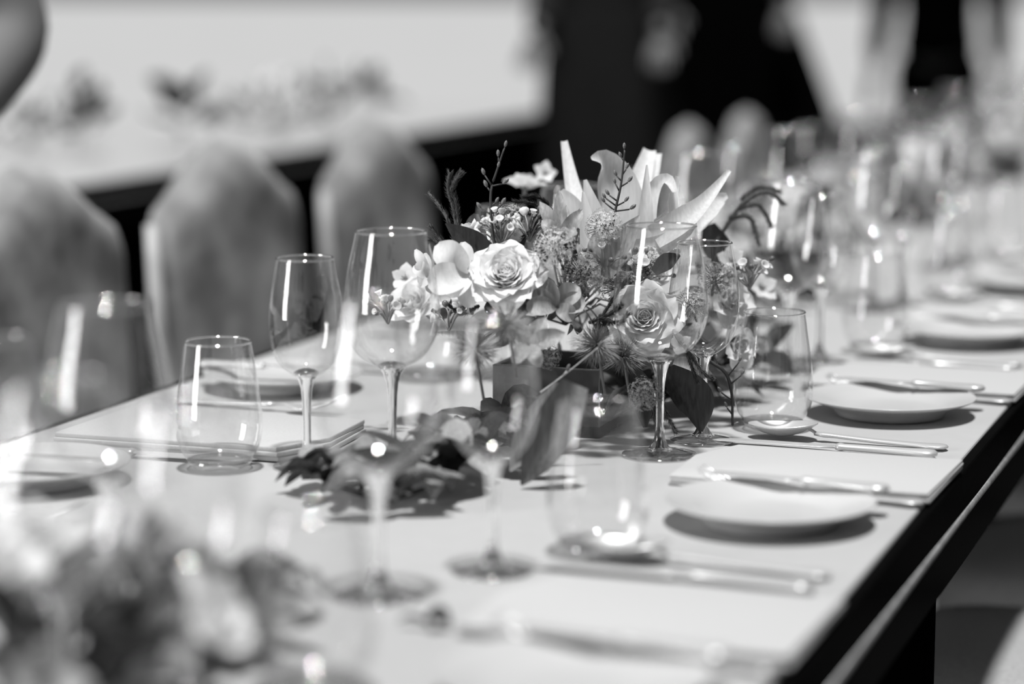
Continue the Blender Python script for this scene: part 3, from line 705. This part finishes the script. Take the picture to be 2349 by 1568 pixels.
# ------------------------------------------------------------------ leaf garland lying along the table
def garland(label, x0, y0, x1, y1, n, seed, size=(.05, .085), mats=('leafd', 'leafd', 'leafm', 'leafl'), h=.05):
    rr = random.Random(seed); t = thing('leaf_garland', label, 'garland', ((x0+x1)/2, (y0+y1)/2, TZ+.001), group='leaf garlands on the table')
    cx, cy = (x0+x1)/2, (y0+y1)/2; A = Vector((x0-cx, y0-cy, .008)); B = Vector((x1-cx, y1-cy, .008))
    obj('branch', tube(smooth_path([A, A.lerp(B, .3)+Vector((.02, 0, .006)), A.lerp(B, .7)+Vector((-.02, 0, .004)), B], 10), .0022, 6), M['twig'], t)
    for i in range(n):
        q = rr.random(); b = A.lerp(B, q); L_ = rr.uniform(*size); a = rr.uniform(0, 6.28); el = R(rr.uniform(4, 48))
        d = Vector((math.cos(a)*math.cos(el), math.sin(a)*math.cos(el), math.sin(el)))
        p0 = b+Vector((rr.uniform(-.02, .02), rr.uniform(-.02, .02), rr.uniform(.004, h*.4))); p1 = p0+d*L_*.55; p2 = p0+d*L_+Vector((0, 0, -L_*rr.uniform(.1, .5)))
        if p2.z < .003: p2.z = .003
        if p1.z < .006: p1.z = .006
        w_ = L_*rr.uniform(.38, .55)
        obj('leaf', ribbon([p0, p1, p2], [w_*.2, w_, w_*.75, w_*.04], (rr.uniform(-.5, .5), rr.uniform(-.5, .5), 1), .25, n=8, nu=4, crease=.2), M[rr.choice(mats)], t)
    return t
garland('dark leaf garland lying on the table left of the vase', -.790, 1.90, -.765, 2.22, 52, 21)
garland('few grey leaves lying by the foot of the small left wine glass', -.90, 1.98, -.82, 1.93, 16, 22, (.04, .06), h=.02)
garland('leaf garland behind the stems of the two sharp wine glasses', -.73, 2.40, -.66, 2.72, 54, 23, (.05, .09), ('leafd', 'leafd', 'leafm'))
garland('blurred leaf garland with dark tips at the bottom left', -.76, 1.22, -.74, 1.52, 40, 24, (.05, .09), ('leafm', 'leafd', 'leafl', 'leafm'), h=.09)
garland('blurred leaf garland running on beyond the centrepiece', -.80, 2.85, -.76, 3.40, 30, 25)

# ------------------------------------------------------------------ other centrepieces along the table
def bouquet(x, y, where, seed, n_r=6, h=.05, rad=(.13, .12, .065), leaves=50, low=False):
    rr = random.Random(seed); top = TZ+h
    if not low: vase(x, y, 'dark square vase of the '+where, h+.01)
    c = Vector((x, y, top+.03))
    foliage('foliage_bunch', 'leafy greenery of the '+where, c, rad, leaves, 1.0, ['leafm', 'leafd', 'leafl'], seed, .15)
    words = ['in front', 'at left', 'at right', 'on top', 'at the back', 'at left front', 'in the middle', 'at lower right']
    dirs = [(.2, -1, .5), (-1, -.2, .5), (1, -.1, .5), (0, 0, 1), (.2, 1, .4), (-.7, -.7, .3), (.1, -.4, .9), (.8, -.7, .15)]
    for i in range(n_r):
        d = Vector(dirs[i]).normalized(); p = c+Vector((d.x*rad[0], d.y*rad[1], d.z*rad[2]))*.92
        rose(p, d, rr.uniform(.055, .075), 'white rose %s of the %s' % (words[i], where), 16, 'white roses', joined=True)
    for i in range(5):
        a = i*1.256+rr.uniform(-.3, .3); d = Vector((math.cos(a), math.sin(a), rr.uniform(.2, 1))).normalized()
        blossom(c+Vector((d.x*rad[0], d.y*rad[1], d.z*rad[2]))*1.0, d, .05, ['white', 'small', 'pale', 'open', 'tiny'][i]+' blurred blossom of the '+where, 5, 'white' if i % 2 else 'greyp', group='blossoms of the '+where)
bouquet(-.78, 1.30, 'low flower cluster at the bottom left', 31, 7, .012, (.16, .17, .075), 60, low=True)
bouquet(-.80, 3.50, 'second centrepiece beyond the sharp glasses', 32, 8)
bouquet(-.80, 4.62, 'third centrepiece up the table', 33, 7)
bouquet(-.80, 5.75, 'fourth centrepiece up the table', 34, 6, leaves=36)
bouquet(-.80, 6.95, 'farthest centrepiece at the upper right', 35, 6, leaves=30)
q = on(60, 345); bouquet(q.x, q.y, 'flower heap at the far left', 36, 7, .012, (.22, .22, .10), 60, low=True)
q = on(640, 318); bouquet(q.x, q.y, 'grey flower heap above the chairs', 37, 7, .012, (.22, .22, .15), 70, low=True)
q = on(175, 362) + V(0, 0, .10); foliage('dark_leaf_spray', 'dark leaf spray sticking up from the second table at far left', q, (.06, .06, .10), 14, 1.9, ['leafd'], 41, .2, 'dark leaf sprays', drop=.099)
q = on(425, 345) + V(0, 0, .08); foliage('dark_leaf_spray', 'dark leaf spray behind the crest of the middle grey chair', q, (.06, .06, .12), 14, 1.9, ['leafd'], 42, .2, 'dark leaf sprays', drop=.079)
q = on(820, 290) + V(0, 0, .09); foliage('dark_leaf_spray', 'thin grey spray behind the crest of the third grey chair', q, (.16, .10, .10), 20, 2.0, ['leafm', 'leafd'], 43, .2, 'dark leaf sprays', drop=.089)
a_, b_ = on(540, 1540), on(560, 1400); garland('blurred sprig of dark leaves right of the bottom left flowers', a_.x, a_.y, b_.x, b_.y, 9, 26, (.03, .045), ('leafd',), h=.03)
a_ = on(1003, 1432, TZ+.004); X_ = V(1, 0, 0); 
ribbon_thing('leaf_tip', 'tiny black leaf tip on the cloth at bottom centre', 'leaf', [([a_-X_*.008, a_+V(0, 0, .006), a_+X_*.010], [.008, .018, .003], .3, .1, V(0, -.4, 1)), ([a_-X_*.030, a_-X_*.02+V(0, .002, .003), a_-X_*.006], [.002, .006, .003], .3, .1, V(0, -.4, 1))], 'leafd', part='blade')

# ------------------------------------------------------------------ people standing beyond the table
def skinned(name, pts, edges, radii, m, parent, lv=2, root=0):
    me = bpy.data.meshes.new(name); me.from_pydata([tuple(p) for p in pts], edges, []); me.materials.append(m)
    o = bpy.data.objects.new(name, me); C.objects.link(o); o.parent = parent
    md = o.modifiers.new('skin', 'SKIN'); sv = me.skin_vertices[0].data if me.skin_vertices else None
    if sv is None:
        bm = bmesh.new(); bm.from_mesh(me); bm.verts.layers.skin.verify(); bm.to_mesh(me); bm.free(); sv = me.skin_vertices[0].data
    for i, r in enumerate(radii):
        sv[i].radius = r if hasattr(r, '__len__') else (r, r); sv[i].use_root = (i == root)
    md.use_smooth_shade = True
    s = o.modifiers.new('sub', 'SUBSURF'); s.levels = lv; s.render_levels = lv
    return o
def person(x, y, rz, label, top, lower, dress=0, elbow=0.0, lean=0.0, scale=1.0, hand_front=False):
    t = thing('person', label, 'person', (x, y, 0), rz, scale=scale)
    lx = lean
    hip = (0, 0, .95); ch_ = (lx*.55, 0, 1.30); nk = (lx, 0, 1.48); hd = (lx*1.1, -.02, 1.60)
    J = [hip, (lx*.3, 0, 1.10), ch_, nk, hd, (lx*1.15, -.03, 1.70)]
    Rr = [(.15, .11), (.125, .095), (.16, .105), (.055, .055), (.075, .088), (.06, .07)]
    Ed = [(0, 1), (1, 2), (2, 3), (3, 4), (4, 5)]
    for s in (-1, 1):
        b = len(J); hx = s*(.34+elbow)
        hand = (s*(.20+elbow*.2), -.20, .98) if hand_front or elbow else (s*.27, -.04, .82)
        J += [(lx*.7+s*.18, 0, 1.40), (lx*.4+s*(.24+elbow*1.3), .02, 1.13), hand]
        Rr += [(.06, .06), (.045, .045), (.028, .022)]; Ed += [(2, b), (b, b+1), (b+1, b+2)]
    for s in (-1, 1):
        b = len(J); J += [(s*.09, 0, .88), (s*.10, -.01, .50), (s*.10, .01, .09), (s*.10, -.12, .045)]
        Rr += [(.095, .095), (.06, .06), (.042, .042), (.04, .03)]; Ed += [(0, b), (b, b+1), (b+1, b+2), (b+2, b+3)]
    skinned('body', J, Ed, Rr, M['skin'], t)
    # jacket
    K = [0, 1, 2, 6, 7, 9, 10]; g = .025
    P = [(0, 0, .86), hip, J[1], ch_, (lx*.9, 0, 1.42)]; RR = [(.19, .14), (.18, .135), (.15, .12), (.19, .13), (.09, .08)]; EE = [(0, 1), (1, 2), (2, 3), (3, 4)]
    for s, b in ((-1, 6), (1, 9)):
        k = len(P); w_ = Vector(J[b+1]).lerp(Vector(J[b+2]), .86); P += [J[b], J[b+1], tuple(w_)]; RR += [(.078, .078), (.062, .062), (.045, .045)]; EE += [(3, k), (k, k+1), (k+1, k+2)]
    skinned('jacket', P, EE, RR, top, t)
    if dress:
        n = 40
        def fn(u, v):
            a = u*2*math.pi; r = .19+dress*v**.9+.012*math.sin(a*9)*v
            return (r*math.cos(a)+dress*.3*v, r*.85*math.sin(a), 1.08-1.03*v)
        obj('skirt', grid_bm(fn, 72, 16, closed=True), lower, t)
    else:
        for s in (-1, 1):
            skinned('trouser_leg', [(s*.085, 0, .93), (s*.10, -.01, .5), (s*.10, .01, .10)], [(0, 1), (1, 2)], [(.115, .12), (.08, .08), (.065, .07)], lower, t)
    for s in (-1, 1):
        obj('shoe', box(s*.10-.045, s*.10+.045, -.20, .08, 0, .075, .025, seg=3), M['blackm'], t)
    # head details
    h = Vector(J[5])
    def hair(u, v):
        a = u*2*math.pi; th = v*1.75; r = .098
        return (h.x+r*.92*math.sin(th)*math.cos(a), h.y+.018+r*1.12*math.sin(th)*math.sin(a), h.z+.0+r*math.cos(th)*1.1)
    obj('hair', grid_bm(hair, 20, 8, closed=True), M['hair'], t)
    bm = bmesh.new(); tube([(h.x, h.y-.085, h.z-.02), (h.x, h.y-.112, h.z-.055), (h.x, h.y-.09, h.z-.062)], [.008, .013, .008], 6, bm); obj('nose', bm, M['skin'], t)
    for s in (-1, 1):
        obj('eye', lathe([(0, -.010), (.010, -.004), (.012, .002), (0, .010)], 10), M['suit'], t).location = (h.x+s*.032, h.y-.082, h.z-.022)
        obj('ear', lathe([(0, -.018), (.010, -.008), (.011, .008), (0, .02)], 8), M['skin'], t).location = (h.x+s*.082, h.y+.005, h.z-.04)
    obj('mouth', box(h.x-.024, h.x+.024, h.y-.092, h.y-.083, h.z-.093, h.z-.085, .003), M['hair'], t)
    for s, b in ((-1, 6), (1, 9)):
        w0 = Vector(J[b+2]); dr = (w0-Vector(J[b+1])).normalized(); sd = dr.cross(Vector((0, 0, 1))).normalized() if abs(dr.z) < .95 else Vector((0, 1, 0))
        pts = [w0, w0+dr*.05, w0+dr*.085]; ed = [(0, 1), (1, 2)]; rr_ = [(.026, .018), (.036, .016), (.034, .013)]
        for k_ in range(4):
            o_ = sd*(k_-1.5)*.018; q = len(pts); Lf = [.062, .072, .068, .052][k_]
            pts += [w0+dr*.09+o_, w0+dr*(.09+Lf*.55)+o_*1.1, w0+dr*(.085+Lf)+o_*1.1+Vector((0, 0, -.012))]; rr_ += [.009, .0085, .007]; ed += [(2, q), (q, q+1), (q+1, q+2)]
        q = len(pts); pts += [w0+dr*.03-sd*.03, w0+dr*.065-sd*.05, w0+dr*.09-sd*.052]; rr_ += [.011, .010, .008]; ed += [(0, q), (q, q+1), (q+1, q+2)]
        skinned('hand', pts, ed, rr_, M['skin'], t, 1)
    return t
def floor_pt(px, d):
    p = at(px, 200, d); return p.x, p.y
x, y = floor_pt(1665, 9.4)
person(x, y, R(15), 'person in a long black dress standing beyond the lilies', M['suit'], M['suit'], dress=.30, elbow=-.03, scale=1.12)
x, y = floor_pt(1390, 7.9)
person(x, y, R(10), 'person in a charcoal coat blurred at the top centre', M['suitg'], M['suitg'], dress=.07, scale=1.05, elbow=-.05)
x, y = floor_pt(1540, 11.2)
person(x, y, R(-10), 'person in black between the charcoal figure and the black dress', M['suit'], M['suit'], elbow=-.02, scale=1.1)
x, y = floor_pt(2150, 10.2)
person(x, y, R(-5), 'person in black trousers and jacket at the upper right', M['suit'], M['suit'])
x, y = floor_pt(-480, 3.4)
person(x, y, R(25), 'person in a grey jacket, only the elbow showing at the top left corner', M['suitl'], M['suitl'], elbow=.06)
